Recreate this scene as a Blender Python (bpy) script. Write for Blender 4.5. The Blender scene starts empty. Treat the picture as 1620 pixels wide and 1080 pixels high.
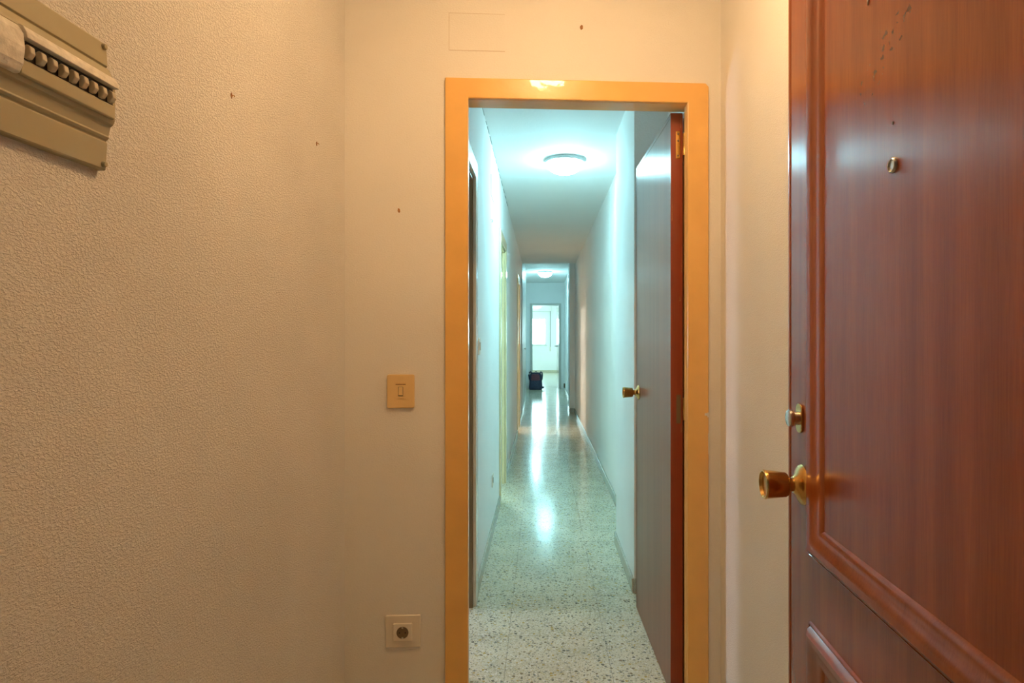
import bpy, bmesh, math, random
from mathutils import Matrix, Vector

random.seed(7)
C = bpy.context.scene.collection
SC = bpy.context.scene

# ------------------------------------------------------------------ camera
F_PX = 975.0
cd = bpy.data.cameras.new('camera')
cam = bpy.data.objects.new('camera', cd)
C.objects.link(cam)
cam.location = (0, 0, 1.25)
cam.rotation_euler = (math.radians(90), 0, 0)
cd.sensor_width = 36.0
cd.lens = F_PX / 1620.0 * 36.0
cd.shift_x = -47.0 / 1620.0
cd.shift_y = -5.0 / 1620.0
cd.clip_start = 0.02
SC.camera = cam

# ------------------------------------------------------------------ view
SC.view_settings.view_transform = 'Standard'
SC.view_settings.look = 'None'
SC.view_settings.gamma = 1.0
SC.view_settings.use_curve_mapping = False
SC.view_settings.exposure = 0.0

# ------------------------------------------------------------------ daylight outside the far windows
w = bpy.data.worlds.new('world')
SC.world = w
w.use_nodes = True
w.node_tree.nodes['Background'].inputs[0].default_value = (0.62, 0.97, 1.0, 1)
w.node_tree.nodes['Background'].inputs[1].default_value = 22.0

# lamp colours and strengths (the lamps themselves are built further down)
CORRIDOR_LAMP = (0.41, 0.895, 1.0)
CORRIDOR_LAMP_S = 112.0
HALL_LAMP = (1.0, 0.61, 0.285)
HALL_LAMP_S = 146.0
SIDE_LAMP_S = 220.0
ROOM_B_LAMP = (0.58, 0.95, 0.95)
ROOM_C_LAMP = (1.0, 0.93, 0.80)


def portal(name, loc, rot, sx, sy):
    l = bpy.data.lights.new(name, 'AREA')
    l.shape = 'RECTANGLE'
    l.size, l.size_y = sx, sy
    l.cycles.is_portal = True
    o = bpy.data.objects.new(name, l)
    C.objects.link(o)
    o.location = loc
    o.rotation_euler = rot
    return o


# window opening of the far room (wall plane y = 22.5)
portal('window_portal', (-0.55, 22.64, 1.50), (math.radians(-90), 0, 0), 1.45, 1.0)

SC.cycles.max_bounces = 16
SC.cycles.diffuse_bounces = 9
SC.cycles.glossy_bounces = 6
SC.cycles.caustics_reflective = True
SC.cycles.blur_glossy = 0.3
SC.cycles.sample_clamp_indirect = 12.0
SC.cycles.use_denoising = True

# ------------------------------------------------------------------ materials


def newmat(name):
    m = bpy.data.materials.new(name)
    m.use_nodes = True
    return m, m.node_tree, m.node_tree.nodes['Principled BSDF']


def plain(name, col, rough=0.5, metal=0.0, coat=0.0, coat_rough=0.1, spec=0.5, var=0.06, scale=9.0, bump=0.0, bscale=60):
    """a surface with a little procedural unevenness of colour"""
    m, t, b = newmat(name)
    tc = t.nodes.new('ShaderNodeTexCoord')
    n = t.nodes.new('ShaderNodeTexNoise')
    n.inputs['Scale'].default_value = scale
    n.inputs['Detail'].default_value = 4
    t.links.new(tc.outputs['Object'], n.inputs['Vector'])
    r = t.nodes.new('ShaderNodeValToRGB')
    r.color_ramp.elements[0].position = 0.3
    r.color_ramp.elements[1].position = 0.7
    r.color_ramp.elements[0].color = tuple(c * (1 - var) for c in col) + (1,)
    r.color_ramp.elements[1].color = tuple(min(1, c * (1 + var)) for c in col) + (1,)
    t.links.new(n.outputs['Fac'], r.inputs['Fac'])
    t.links.new(r.outputs['Color'], b.inputs['Base Color'])
    b.inputs['Roughness'].default_value = rough
    b.inputs['Metallic'].default_value = metal
    b.inputs['Coat Weight'].default_value = coat
    b.inputs['Coat Roughness'].default_value = coat_rough
    b.inputs['Specular IOR Level'].default_value = spec
    if bump:
        n2 = t.nodes.new('ShaderNodeTexNoise')
        n2.inputs['Scale'].default_value = bscale
        n2.inputs['Detail'].default_value = 3
        t.links.new(tc.outputs['Object'], n2.inputs['Vector'])
        bp = t.nodes.new('ShaderNodeBump')
        bp.inputs['Strength'].default_value = 1.0
        bp.inputs['Distance'].default_value = bump
        t.links.new(n2.outputs['Fac'], bp.inputs['Height'])
        t.links.new(bp.outputs['Normal'], b.inputs['Normal'])
        if coat:
            t.links.new(bp.outputs['Normal'], b.inputs['Coat Normal'])
    return m


def stucco(name, col, dist, scale, stain=0.05):
    """spattered plaster paint"""
    m, t, b = newmat(name)
    N, L = t.nodes, t.links
    tc = N.new('ShaderNodeTexCoord')
    mp = N.new('ShaderNodeMapping')
    mp.inputs['Scale'].default_value = (1, 1, 1.7)
    L.new(tc.outputs['Object'], mp.inputs['Vector'])
    n1 = N.new('ShaderNodeTexNoise')
    n1.inputs['Scale'].default_value = scale
    n1.inputs['Detail'].default_value = 4
    n1.inputs['Roughness'].default_value = 0.55
    n1.inputs['Distortion'].default_value = 0.6
    L.new(mp.outputs['Vector'], n1.inputs['Vector'])
    cr = N.new('ShaderNodeValToRGB')
    cr.color_ramp.elements[0].position = 0.42
    cr.color_ramp.elements[1].position = 0.66
    L.new(n1.outputs['Fac'], cr.inputs['Fac'])
    bp = N.new('ShaderNodeBump')
    bp.inputs['Strength'].default_value = 1.0
    bp.inputs['Distance'].default_value = dist
    L.new(cr.outputs['Color'], bp.inputs['Height'])
    L.new(bp.outputs['Normal'], b.inputs['Normal'])
    n2 = N.new('ShaderNodeTexNoise')
    n2.inputs['Scale'].default_value = 2.2
    n2.inputs['Detail'].default_value = 5
    L.new(tc.outputs['Object'], n2.inputs['Vector'])
    r2 = N.new('ShaderNodeValToRGB')
    r2.color_ramp.elements[0].position = 0.3
    r2.color_ramp.elements[1].position = 0.62
    r2.color_ramp.elements[0].color = tuple(c * (1 - stain) for c in col) + (1,)
    r2.color_ramp.elements[1].color = tuple(col) + (1,)
    L.new(n2.outputs['Fac'], r2.inputs['Fac'])
    L.new(r2.outputs['Color'], b.inputs['Base Color'])
    b.inputs['Roughness'].default_value = 0.75
    b.inputs['Specular IOR Level'].default_value = 0.25
    return m


def wood(name, dark, light, rough=0.35, coat=1.0, coat_rough=0.14, marks=False, spec=0.5, aniso=0.0):
    """lacquered reddish veneer, grain along z"""
    m, t, b = newmat(name)
    N, L = t.nodes, t.links
    tc = N.new('ShaderNodeTexCoord')
    mp = N.new('ShaderNodeMapping')
    mp.inputs['Scale'].default_value = (26, 26, 0.9)
    L.new(tc.outputs['Object'], mp.inputs['Vector'])
    n1 = N.new('ShaderNodeTexNoise')
    n1.inputs['Scale'].default_value = 1.0
    n1.inputs['Detail'].default_value = 6
    n1.inputs['Distortion'].default_value = 0.4
    L.new(mp.outputs['Vector'], n1.inputs['Vector'])
    mp2 = N.new('ShaderNodeMapping')
    mp2.inputs['Scale'].default_value = (420, 420, 16)
    L.new(tc.outputs['Object'], mp2.inputs['Vector'])
    n2 = N.new('ShaderNodeTexNoise')
    n2.inputs['Scale'].default_value = 1.0
    n2.inputs['Detail'].default_value = 2
    L.new(mp2.outputs['Vector'], n2.inputs['Vector'])
    mx = N.new('ShaderNodeMath')
    mx.operation = 'MULTIPLY_ADD'
    mx.inputs[1].default_value = 0.35
    L.new(n2.outputs['Fac'], mx.inputs[0])
    sc = N.new('ShaderNodeMath')
    sc.operation = 'MULTIPLY'
    sc.inputs[1].default_value = 0.65
    L.new(n1.outputs['Fac'], sc.inputs[0])
    L.new(sc.outputs[0], mx.inputs[2])
    r = N.new('ShaderNodeValToRGB')
    r.color_ramp.elements[0].position = 0.34
    r.color_ramp.elements[1].position = 0.66
    r.color_ramp.elements[0].color = tuple(dark) + (1,)
    r.color_ramp.elements[1].color = tuple(light) + (1,)
    L.new(mx.outputs[0], r.inputs['Fac'])
    out = r.outputs['Color']
    if marks:
        # worn dark scrape marks near the top of the leaf (object x along the leaf, z up)
        sp = N.new('ShaderNodeSeparateXYZ')
        L.new(tc.outputs['Object'], sp.inputs[0])

        def M(op, a, bb=None, cc=None):
            nd = N.new('ShaderNodeMath')
            nd.operation = op
            for i, v in enumerate((a, bb, cc)):
                if v is None:
                    continue
                if isinstance(v, (int, float)):
                    nd.inputs[i].default_value = v
                else:
                    L.new(v, nd.inputs[i])
            return nd.outputs[0]
        # line z = z0 + k (x - x0)
        dx = M('SUBTRACT', sp.outputs['X'], 0.43)
        dz = M('SUBTRACT', sp.outputs['Z'], 1.635)
        u = M('SUBTRACT', M('MULTIPLY', dx, -0.86), M('MULTIPLY', dz, -0.5))
        v = M('ADD', M('MULTIPLY', dx, 0.5), M('MULTIPLY', dz, 0.86))
        inside = M('MULTIPLY', M('LESS_THAN', M('ABSOLUTE', u), 0.075), M('LESS_THAN', M('ABSOLUTE', v), 0.022))
        ns = N.new('ShaderNodeTexNoise')
        ns.inputs['Scale'].default_value = 75
        ns.inputs['Detail'].default_value = 3
        L.new(tc.outputs['Object'], ns.inputs['Vector'])
        spots = M('MULTIPLY', inside, M('GREATER_THAN', ns.outputs['Fac'], 0.60))
        spots = M('MULTIPLY', spots, 0.65)
        mc = N.new('ShaderNodeMix')
        mc.data_type = 'RGBA'
        L.new(spots, mc.inputs['Factor'])
        L.new(out, mc.inputs['A'])
        mc.inputs['B'].default_value = (0.03, 0.008, 0.004, 1)
        out = mc.outputs['Result']
    L.new(out, b.inputs['Base Color'])
    bp = N.new('ShaderNodeBump')
    bp.inputs['Strength'].default_value = 1.0
    bp.inputs['Distance'].default_value = 0.00004
    L.new(n2.outputs['Fac'], bp.inputs['Height'])
    L.new(bp.outputs['Normal'], b.inputs['Normal'])
    b.inputs['Roughness'].default_value = rough
    b.inputs['Specular IOR Level'].default_value = spec
    b.inputs['Coat Weight'].default_value = coat
    b.inputs['Coat Roughness'].default_value = coat_rough
    if aniso:
        # the upright grain spreads reflections sideways
        tg = N.new('ShaderNodeCombineXYZ')
        tg.inputs[0].default_value = 0.05
        tg.inputs[1].default_value = 1.0
        b.inputs['Anisotropic'].default_value = aniso
        L.new(tg.outputs[0], b.inputs['Tangent'])
    return m


def terrazzo(name):
    m, t, b = newmat(name)
    N, L = t.nodes, t.links
    tc = N.new('ShaderNodeTexCoord')
    base = N.new('ShaderNodeTexNoise')
    base.inputs['Scale'].default_value = 5
    base.inputs['Detail'].default_value = 6
    L.new(tc.outputs['Object'], base.inputs['Vector'])
    r0 = N.new('ShaderNodeValToRGB')
    r0.color_ramp.elements[0].color = (0.47, 0.44, 0.33, 1)
    r0.color_ramp.elements[1].color = (0.66, 0.61, 0.46, 1)
    r0.color_ramp.elements[0].position = 0.3
    r0.color_ramp.elements[1].position = 0.7
    L.new(base.outputs['Fac'], r0.inputs['Fac'])
    prev = r0.outputs['Color']

    def chips(scale, thr, size, stops, prev, seed):
        mp = N.new('ShaderNodeMapping')
        mp.inputs['Location'].default_value = (seed, seed * 1.7, seed * 0.3)
        mp.inputs['Rotation'].default_value = (0, 0, seed)
        L.new(tc.outputs['Object'], mp.inputs['Vector'])
        nz = N.new('ShaderNodeTexNoise')
        nz.inputs['Scale'].default_value = scale * 1.6
        L.new(mp.outputs['Vector'], nz.inputs['Vector'])
        ad = N.new('ShaderNodeVectorMath')
        ad.operation = 'MULTIPLY_ADD'
        L.new(nz.outputs['Color'], ad.inputs[0])
        ad.inputs[1].default_value = (0.55 / scale,) * 3
        L.new(mp.outputs['Vector'], ad.inputs[2])
        v = N.new('ShaderNodeTexVoronoi')
        v.voronoi_dimensions = '2D'
        v.inputs['Scale'].default_value = scale
        L.new(ad.outputs[0], v.inputs['Vector'])
        sp = N.new('ShaderNodeSeparateColor')
        L.new(v.outputs['Color'], sp.inputs[0])
        g = N.new('ShaderNodeMath')
        g.operation = 'GREATER_THAN'
        g.inputs[1].default_value = thr
        L.new(sp.outputs[0], g.inputs[0])
        # chip radius differs from cell to cell
        sz = N.new('ShaderNodeMath')
        sz.operation = 'MULTIPLY_ADD'
        sz.inputs[1].default_value = size
        sz.inputs[2].default_value = size * 0.45
        L.new(sp.outputs[1], sz.inputs[0])
        l = N.new('ShaderNodeMath')
        l.operation = 'LESS_THAN'
        L.new(v.outputs['Distance'], l.inputs[0])
        L.new(sz.outputs[0], l.inputs[1])
        mu = N.new('ShaderNodeMath')
        mu.operation = 'MULTIPLY'
        L.new(g.outputs[0], mu.inputs[0])
        L.new(l.outputs[0], mu.inputs[1])
        cr = N.new('ShaderNodeValToRGB')
        cr.color_ramp.interpolation = 'CONSTANT'
        els = cr.color_ramp.elements
        els[0].position = 0
        els[0].color = stops[0] + (1,)
        els[1].position = 1.0 / len(stops)
        els[1].color = stops[1] + (1,)
        for i, s in enumerate(stops[2:]):
            e = els.new((i + 2) / len(stops))
            e.color = s + (1,)
        L.new(sp.outputs[2], cr.inputs['Fac'])
        mc = N.new('ShaderNodeMix')
        mc.data_type = 'RGBA'
        L.new(mu.outputs[0], mc.inputs['Factor'])
        L.new(prev, mc.inputs['A'])
        L.new(cr.outputs['Color'], mc.inputs['B'])
        return mc.outputs['Result']
    prev = chips(165, 0.25, 0.34, [(0.62, 0.60, 0.50), (0.36, 0.34, 0.26), (0.66, 0.64, 0.56), (0.30, 0.28, 0.22), (0.52, 0.50, 0.40)], prev, 1.3)
    prev = chips(92, 0.45, 0.34, [(0.66, 0.64, 0.58), (0.30, 0.29, 0.24), (0.46, 0.40, 0.24), (0.58, 0.56, 0.48), (0.34, 0.32, 0.26)], prev, 4.1)
    prev = chips(64, 0.74, 0.30, [(0.16, 0.15, 0.12), (0.24, 0.20, 0.13), (0.42, 0.32, 0.12), (0.20, 0.21, 0.18)], prev, 7.7)
    # joints between 40 cm tiles
    sp = N.new('ShaderNodeSeparateXYZ')
    L.new(tc.outputs['Object'], sp.inputs[0])
    js = []
    for ax, off in (('X', 0.139), ('Y', -2.59 + 4.0)):
        a = N.new('ShaderNodeMath')
        a.operation = 'ADD'
        a.inputs[1].default_value = off + 40
        L.new(sp.outputs[ax], a.inputs[0])
        md = N.new('ShaderNodeMath')
        md.operation = 'MODULO'
        md.inputs[1].default_value = 0.4
        L.new(a.outputs[0], md.inputs[0])
        lt = N.new('ShaderNodeMath')
        lt.operation = 'LESS_THAN'
        lt.inputs[1].default_value = 0.0022
        L.new(md.outputs[0], lt.inputs[0])
        js.append(lt.outputs[0])
    mxx = N.new('ShaderNodeMath')
    mxx.operation = 'MAXIMUM'
    L.new(js[0], mxx.inputs[0])
    L.new(js[1], mxx.inputs[1])
    ml = N.new('ShaderNodeMath')
    ml.operation = 'MULTIPLY'
    ml.inputs[1].default_value = 0.55
    L.new(mxx.outputs[0], ml.inputs[0])
    mc = N.new('ShaderNodeMix')
    mc.data_type = 'RGBA'
    L.new(ml.outputs[0], mc.inputs['Factor'])
    L.new(prev, mc.inputs['A'])
    mc.inputs['B'].default_value = (0.12, 0.11, 0.09, 1)
    L.new(mc.outputs['Result'], b.inputs['Base Color'])
    b.inputs['Roughness'].default_value = 0.15
    b.inputs['Specular IOR Level'].default_value = 0.16
    wv = N.new('ShaderNodeTexNoise')
    wv.inputs['Scale'].default_value = 7
    L.new(tc.outputs['Object'], wv.inputs['Vector'])
    bp = N.new('ShaderNodeBump')
    bp.inputs['Distance'].default_value = 0.0012
    L.new(wv.outputs['Fac'], bp.inputs['Height'])
    L.new(bp.outputs['Normal'], b.inputs['Normal'])
    return m


def glow(name, col, s):
    m, t, b = newmat(name)
    b.inputs['Base Color'].default_value = (0.8, 0.8, 0.8, 1)
    b.inputs['Roughness'].default_value = 0.3
    b.inputs['Emission Color'].default_value = tuple(col) + (1,)
    b.inputs['Emission Strength'].default_value = s
    return m


def pane_mat():
    m = bpy.data.materials.new('window_glass')
    m.use_nodes = True
    t = m.node_tree
    t.nodes.clear()
    o = t.nodes.new('ShaderNodeOutputMaterial')
    mx = t.nodes.new('ShaderNodeMixShader')
    tr = t.nodes.new('ShaderNodeBsdfTransparent')
    tr.inputs[0].default_value = (0.95, 0.97, 0.97, 1)
    gl = t.nodes.new('ShaderNodeBsdfGlossy')
    gl.inputs['Roughness'].default_value = 0.02
    mx.inputs[0].default_value = 0.07
    t.links.new(tr.outputs[0], mx.inputs[1])
    t.links.new(gl.outputs[0], mx.inputs[2])
    t.links.new(mx.outputs[0], o.inputs[0])
    return m


WALL = (0.80, 0.78, 0.74)
M_hall = stucco('hall_stucco', WALL, 0.0014, 175, 0.09)
M_hallf = stucco('hall_plaster', WALL, 0.0004, 170)
M_corr = stucco('corridor_plaster', (0.90, 0.90, 0.895), 0.0006, 110, 0.03)
M_ceil = stucco('ceiling_paint', (0.89, 0.89, 0.88), 0.0004, 60, 0.02)
M_floor = terrazzo('terrazzo')
M_frame = plain('ochre_gloss_paint', (0.80, 0.46, 0.125), 0.33, coat=0.4, coat_rough=0.05, var=0.05, bump=0.0010, bscale=26)
M_frame2 = plain('cream_gloss_paint', (0.70, 0.60, 0.37), 0.25, coat=0.6, coat_rough=0.08, var=0.05, bump=0.0002, bscale=30)
M_white = plain('white_gloss_paint', (0.78, 0.78, 0.72), 0.25, coat=0.5, coat_rough=0.08, var=0.04)
M_wood = wood('entry_door_veneer', (0.215, 0.036, 0.005), (0.31, 0.064, 0.010), marks=True, rough=0.25, aniso=0.70, spec=0.74, coat=0.0)
M_mould = wood('door_moulding_wood', (0.22, 0.045, 0.009), (0.32, 0.080, 0.016), coat_rough=0.15, coat=0.8, spec=0.15)
M_wood2 = wood('inner_door_veneer', (0.18, 0.070, 0.033), (0.26, 0.11, 0.055), rough=0.31, aniso=0.75, spec=0.85, coat=0.0)
M_edge = wood('inner_door_edge', (0.22, 0.035, 0.012), (0.30, 0.055, 0.02), coat=0.3, coat_rough=0.3)
M_olive = wood('olive_brown_veneer', (0.20, 0.15, 0.08), (0.27, 0.21, 0.12), coat=0.6, coat_rough=0.2)
M_closet = wood('closet_veneer', (0.30, 0.27, 0.25), (0.38, 0.34, 0.31), coat=0.8, coat_rough=0.28)
M_door5 = wood('far_door_veneer', (0.16, 0.10, 0.07), (0.22, 0.15, 0.11), coat=1.0, coat_rough=0.12)
M_greyc = plain('grey_white_paint', (0.52, 0.52, 0.47), 0.35, var=0.04)
M_stone = plain('grey_stone_skirting', (0.42, 0.42, 0.36), 0.22, var=0.2, scale=60)
M_beige = plain('beige_skirting', (0.55, 0.50, 0.36), 0.3, var=0.1, scale=40)
M_lampbase = plain('grey_enamel', (0.45, 0.45, 0.44), 0.35, var=0.03)
M_brass = plain('worn_brass', (0.62, 0.38, 0.12), 0.24, metal=1.0, var=0.12, scale=30)
M_steel = plain('satin_steel', (0.62, 0.62, 0.58), 0.25, metal=1.0, var=0.05, scale=40)
M_cream = plain('yellowed_cream_plastic', (0.76, 0.53, 0.24), 0.35, var=0.04)
M_cream2 = plain('pale_plastic', (0.76, 0.70, 0.60), 0.35, var=0.04)
M_plastic = plain('grey_beige_plastic', (0.37, 0.325, 0.20), 0.38, var=0.04, scale=14)
M_paintsm = plain('paint_smeared_plastic', (0.66, 0.62, 0.54), 0.6, var=0.16, scale=70, bump=0.002, bscale=90)
M_toggle = plain('breaker_toggle_plastic', (0.52, 0.45, 0.33), 0.4, var=0.08, scale=60)
M_black = plain('black_plastic', (0.015, 0.012, 0.010), 0.4)
M_hole = plain('socket_well', (0.16, 0.11, 0.06), 0.6)
M_rust = plain('rusty_plug', (0.34, 0.16, 0.06), 0.7, var=0.4, scale=300)
M_line = plain('plaster_crack', (0.58, 0.50, 0.42), 0.9)
M_crack = plain('dark_crack', (0.22, 0.22, 0.20), 0.9)
M_navy = plain('navy_nylon', (0.022, 0.030, 0.065), 0.7, var=0.3, scale=30, bump=0.002, bscale=90)
M_maroon = plain('maroon_nylon', (0.12, 0.03, 0.045), 0.7, var=0.3, scale=30)
M_alu = plain('white_window_aluminium', (0.80, 0.80, 0.80), 0.35)
M_strap = plain('grey_woven_strap', (0.25, 0.26, 0.24), 0.8)
M_glass = pane_mat()

# ------------------------------------------------------------------ helpers


def obj(name, bm, mat, parent=None, loc=None, rotz=None, smooth=None, bevel=0.0, seg=2):
    bmesh.ops.recalc_face_normals(bm, faces=bm.faces)
    me = bpy.data.meshes.new(name)
    bm.to_mesh(me)
    bm.free()
    o = bpy.data.objects.new(name, me)
    C.objects.link(o)
    me.materials.append(mat)
    if parent:
        o.parent = parent
    if loc:
        o.location = loc
    if rotz:
        o.rotation_euler[2] = rotz
    if bevel:
        b = o.modifiers.new('bevel', 'BEVEL')
        b.width = bevel
        b.segments = seg
        b.limit_method = 'ANGLE'
        b.angle_limit = math.radians(40)
    if smooth:
        for p in me.polygons:
            p.use_smooth = True
        me.set_sharp_from_angle(angle=math.radians(smooth))
    return o


def tag(o, label, cat, group=None, kind=None):
    o['label'] = label
    o['category'] = cat
    if group:
        o['group'] = group
    if kind:
        o['kind'] = kind
    return o


def empty(name, loc, rotz=0.0):
    o = bpy.data.objects.new(name, None)
    C.objects.link(o)
    o.empty_display_size = 0.05
    o.location = loc
    o.rotation_euler[2] = rotz
    return o


def box(bm, x0, x1, y0, y1, z0, z1):
    v = [bm.verts.new(p) for p in ((x0, y0, z0), (x1, y0, z0), (x1, y1, z0), (x0, y1, z0),
                                   (x0, y0, z1), (x1, y0, z1), (x1, y1, z1), (x0, y1, z1))]
    for f in ((0, 3, 2, 1), (4, 5, 6, 7), (0, 1, 5, 4), (1, 2, 6, 5), (2, 3, 7, 6), (3, 0, 4, 7)):
        bm.faces.new([v[i] for i in f])
    return bm


def B(*boxes):
    bm = bmesh.new()
    for b in boxes:
        box(bm, *b)
    return bm


def prism(bm, pts, z0, z1):
    """vertical prism over a plan outline (x, y)"""
    a = [bm.verts.new((x, y, z0)) for x, y in pts]
    b = [bm.verts.new((x, y, z1)) for x, y in pts]
    bm.faces.new(a[::-1])
    bm.faces.new(b)
    n = len(pts)
    for i in range(n):
        bm.faces.new((a[i], a[(i + 1) % n], b[(i + 1) % n], b[i]))
    return bm


def extrude_profile(bm, prof, axis_pts):
    """sweep a closed profile of (x, z) along y from axis_pts[0] to axis_pts[1]"""
    rings = []
    for y in axis_pts:
        rings.append([bm.verts.new((x, y, z)) for x, z in prof])
    n = len(prof)
    for r0, r1 in zip(rings, rings[1:]):
        for i in range(n):
            bm.faces.new((r0[i], r0[(i + 1) % n], r1[(i + 1) % n], r1[i]))
    bm.faces.new(rings[0])
    bm.faces.new(rings[-1][::-1])
    return bm


def lathe(bm, prof, n=32, mat=None):
    """prof: (radius, height) about z; then transformed by mat"""
    rings = []
    for r, h in prof:
        if r < 1e-6:
            rings.append([bm.verts.new((0, 0, h))])
        else:
            rings.append([bm.verts.new((r * math.cos(2 * math.pi * i / n), r * math.sin(2 * math.pi * i / n), h)) for i in range(n)])
    for a, b in zip(rings, rings[1:]):
        if len(a) == 1 and len(b) == 1:
            continue
        for i in range(n):
            j = (i + 1) % n
            if len(a) == 1:
                bm.faces.new((a[0], b[j], b[i]))
            elif len(b) == 1:
                bm.faces.new((a[i], a[j], b[0]))
            else:
                bm.faces.new((a[i], a[j], b[j], b[i]))
    for r in (rings[0], rings[-1]):
        if len(r) > 1:
            try:
                bm.faces.new(r)
            except ValueError:
                pass
    if mat:
        bmesh.ops.transform(bm, matrix=mat, verts=bm.verts)
    return bm


def frame_moulding(bm, x0, x1, z0, z1, w, prof):
    """closed mitred moulding standing on the plane y=0 towards +y; prof: (across 0..1 from outside in, height)"""
    rings = []
    corners = [(x0, z0, 1, 1), (x1, z0, -1, 1), (x1, z1, -1, -1), (x0, z1, 1, -1)]
    for (cx, cz, sx, sz) in corners:
        rings.append([bm.verts.new((cx + sx * w * a, h, cz + sz * w * a)) for a, h in prof])
    n = len(prof)
    for k in range(4):
        r0, r1 = rings[k], rings[(k + 1) % 4]
        for i in range(n):
            j = (i + 1) % n
            bm.faces.new((r0[i], r1[i], r1[j], r0[j]))
    return bm


def rounded_plate(bm, w, h, t, r, y0=0.0, seg=5):
    pts = []
    for cx, cz, a0 in ((w / 2 - r, h / 2 - r, 0), (-w / 2 + r, h / 2 - r, 90), (-w / 2 + r, -h / 2 + r, 180), (w / 2 - r, -h / 2 + r, 270)):
        for i in range(seg + 1):
            a = math.radians(a0 + 90 * i / seg)
            pts.append((cx + r * math.cos(a), cz + r * math.sin(a)))
    a = [bm.verts.new((x, y0, z)) for x, z in pts]
    b = [bm.verts.new((x, y0 - t, z)) for x, z in pts]
    bm.faces.new(a)
    bm.faces.new(b[::-1])
    n = len(pts)
    for i in range(n):
        bm.faces.new((a[i], b[i], b[(i + 1) % n], a[(i + 1) % n]))
    return bm


def tube(bm, pts, r, n=10):
    rings = []
    for i, p in enumerate(pts):
        p = Vector(p)
        d = (Vector(pts[min(i + 1, len(pts) - 1)]) - Vector(pts[max(i - 1, 0)])).normalized()
        up = Vector((0, 0, 1)) if abs(d.z) < 0.9 else Vector((1, 0, 0))
        a = d.cross(up).normalized()
        b = d.cross(a)
        rings.append([bm.verts.new(p + r * (a * math.cos(2 * math.pi * k / n) + b * math.sin(2 * math.pi * k / n))) for k in range(n)])
    for r0, r1 in zip(rings, rings[1:]):
        for k in range(n):
            bm.faces.new((r0[k], r0[(k + 1) % n], r1[(k + 1) % n], r1[k]))
    bm.faces.new(rings[0][::-1])
    bm.faces.new(rings[-1])
    return bm


ROT_X_TO = lambda ang: Matrix.Rotation(ang, 4, 'Y')
AX_NEGX = Matrix.Rotation(math.radians(-90), 4, 'Y')     # lathe axis z -> -x
AX_POSX = Matrix.Rotation(math.radians(90), 4, 'Y')
AX_NEGY = Matrix.Rotation(math.radians(90), 4, 'X')      # z -> -y
AX_POSY = Matrix.Rotation(math.radians(-90), 4, 'X')     # z -> +y

CE1 = 2.49      # ceiling of hall and corridor
CE2 = 2.63      # ceiling beyond the step
TOP = 2.80

# ------------------------------------------------------------------ setting: floor and ceilings
bm = B((-4.3, 2.4, -2.2, 23.0, -0.08, 0.0))
o = obj('floor', bm, M_floor)
tag(o, 'polished terrazzo floor with grey and ochre chips', 'floor', kind='structure')
o = obj('ceiling', B((-4.3, 2.4, -2.2, 10.2, CE1, CE1 + 0.3)), M_ceil)
tag(o, 'white painted ceiling of the hall and near corridor', 'ceiling', kind='structure')
o = obj('ceiling', B((-4.3, 2.4, 10.2, 23.0, CE2, CE2 + 0.16)), M_ceil)
tag(o, 'higher white ceiling at the far end of the corridor', 'ceiling', kind='structure')

# ------------------------------------------------------------------ entrance hall walls
LW = lambda y: -0.695 + 0.0236 * y          # left wall face
RW = lambda y: 0.597 + 0.005 * y            # right wall face
WROT = math.atan(0.055)
WLOC = (0.0, 2.058, 0.0)
bm = prism(bmesh.new(), [(LW(-0.0) - 0.12, 0.28), (LW(0.28), 0.28), (LW(2.10), 2.10), (LW(2.1) - 0.12, 2.10)], 0, CE1)
o = obj('wall_left', bm, M_hall)
tag(o, 'left hall wall of rough stippled plaster behind the fuse box', 'wall', kind='structure')
bm = prism(bmesh.new(), [(RW(0.38), 0.38), (RW(0.38) + 0.12, 0.38), (RW(2.2) + 0.12, 2.2), (RW(2.2), 2.2)], 0, CE1)
o = obj('wall_right', bm, M_hallf)
tag(o, 'right hall wall behind the brown entrance door', 'wall', kind='structure')
# wall with the doorway (local frame: x along the wall, +y into the corridor)
OL, OR, OT = -0.2435, 0.4915, 2.042      # clear opening of the frame
bm = B((-0.75, OL - 0.03, 0, 0.10, 0, CE1), (OR + 0.03, 0.66, 0, 0.10, 0, CE1), (OL - 0.03, OR + 0.03, 0, 0.10, OT + 0.03, CE1))
o = obj('wall_front', bm, M_hallf, loc=WLOC, rotz=WROT)
tag(o, 'warm lit plaster wall around the corridor doorway', 'wall', kind='structure')
# wall behind the camera with the entrance opening, and the landing
bm = B((-0.85, -0.37, 0.27, 0.37, 0, CE1), (0.47, 0.80, 0.27, 0.37, 0, CE1), (-0.37, 0.47, 0.27, 0.37, 2.08, CE1))
o = obj('wall_back', bm, M_hallf)
tag(o, 'back wall of the hall around the entrance opening', 'wall', kind='structure')
bm = B((-1.42, -1.3, -1.8, 0.37, 0, CE1), (1.3, 1.42, -1.8, 0.37, 0, CE1), (-1.42, 1.42, -1.92, -1.8, 0, CE1),
       (-1.42, -0.85, 0.27, 0.37, 0, CE1), (0.80, 1.42, 0.27, 0.37, 0, CE1))
o = obj('wall_landing', bm, M_hallf)
tag(o, 'stair landing walls behind the entrance', 'wall', kind='structure')

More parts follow.
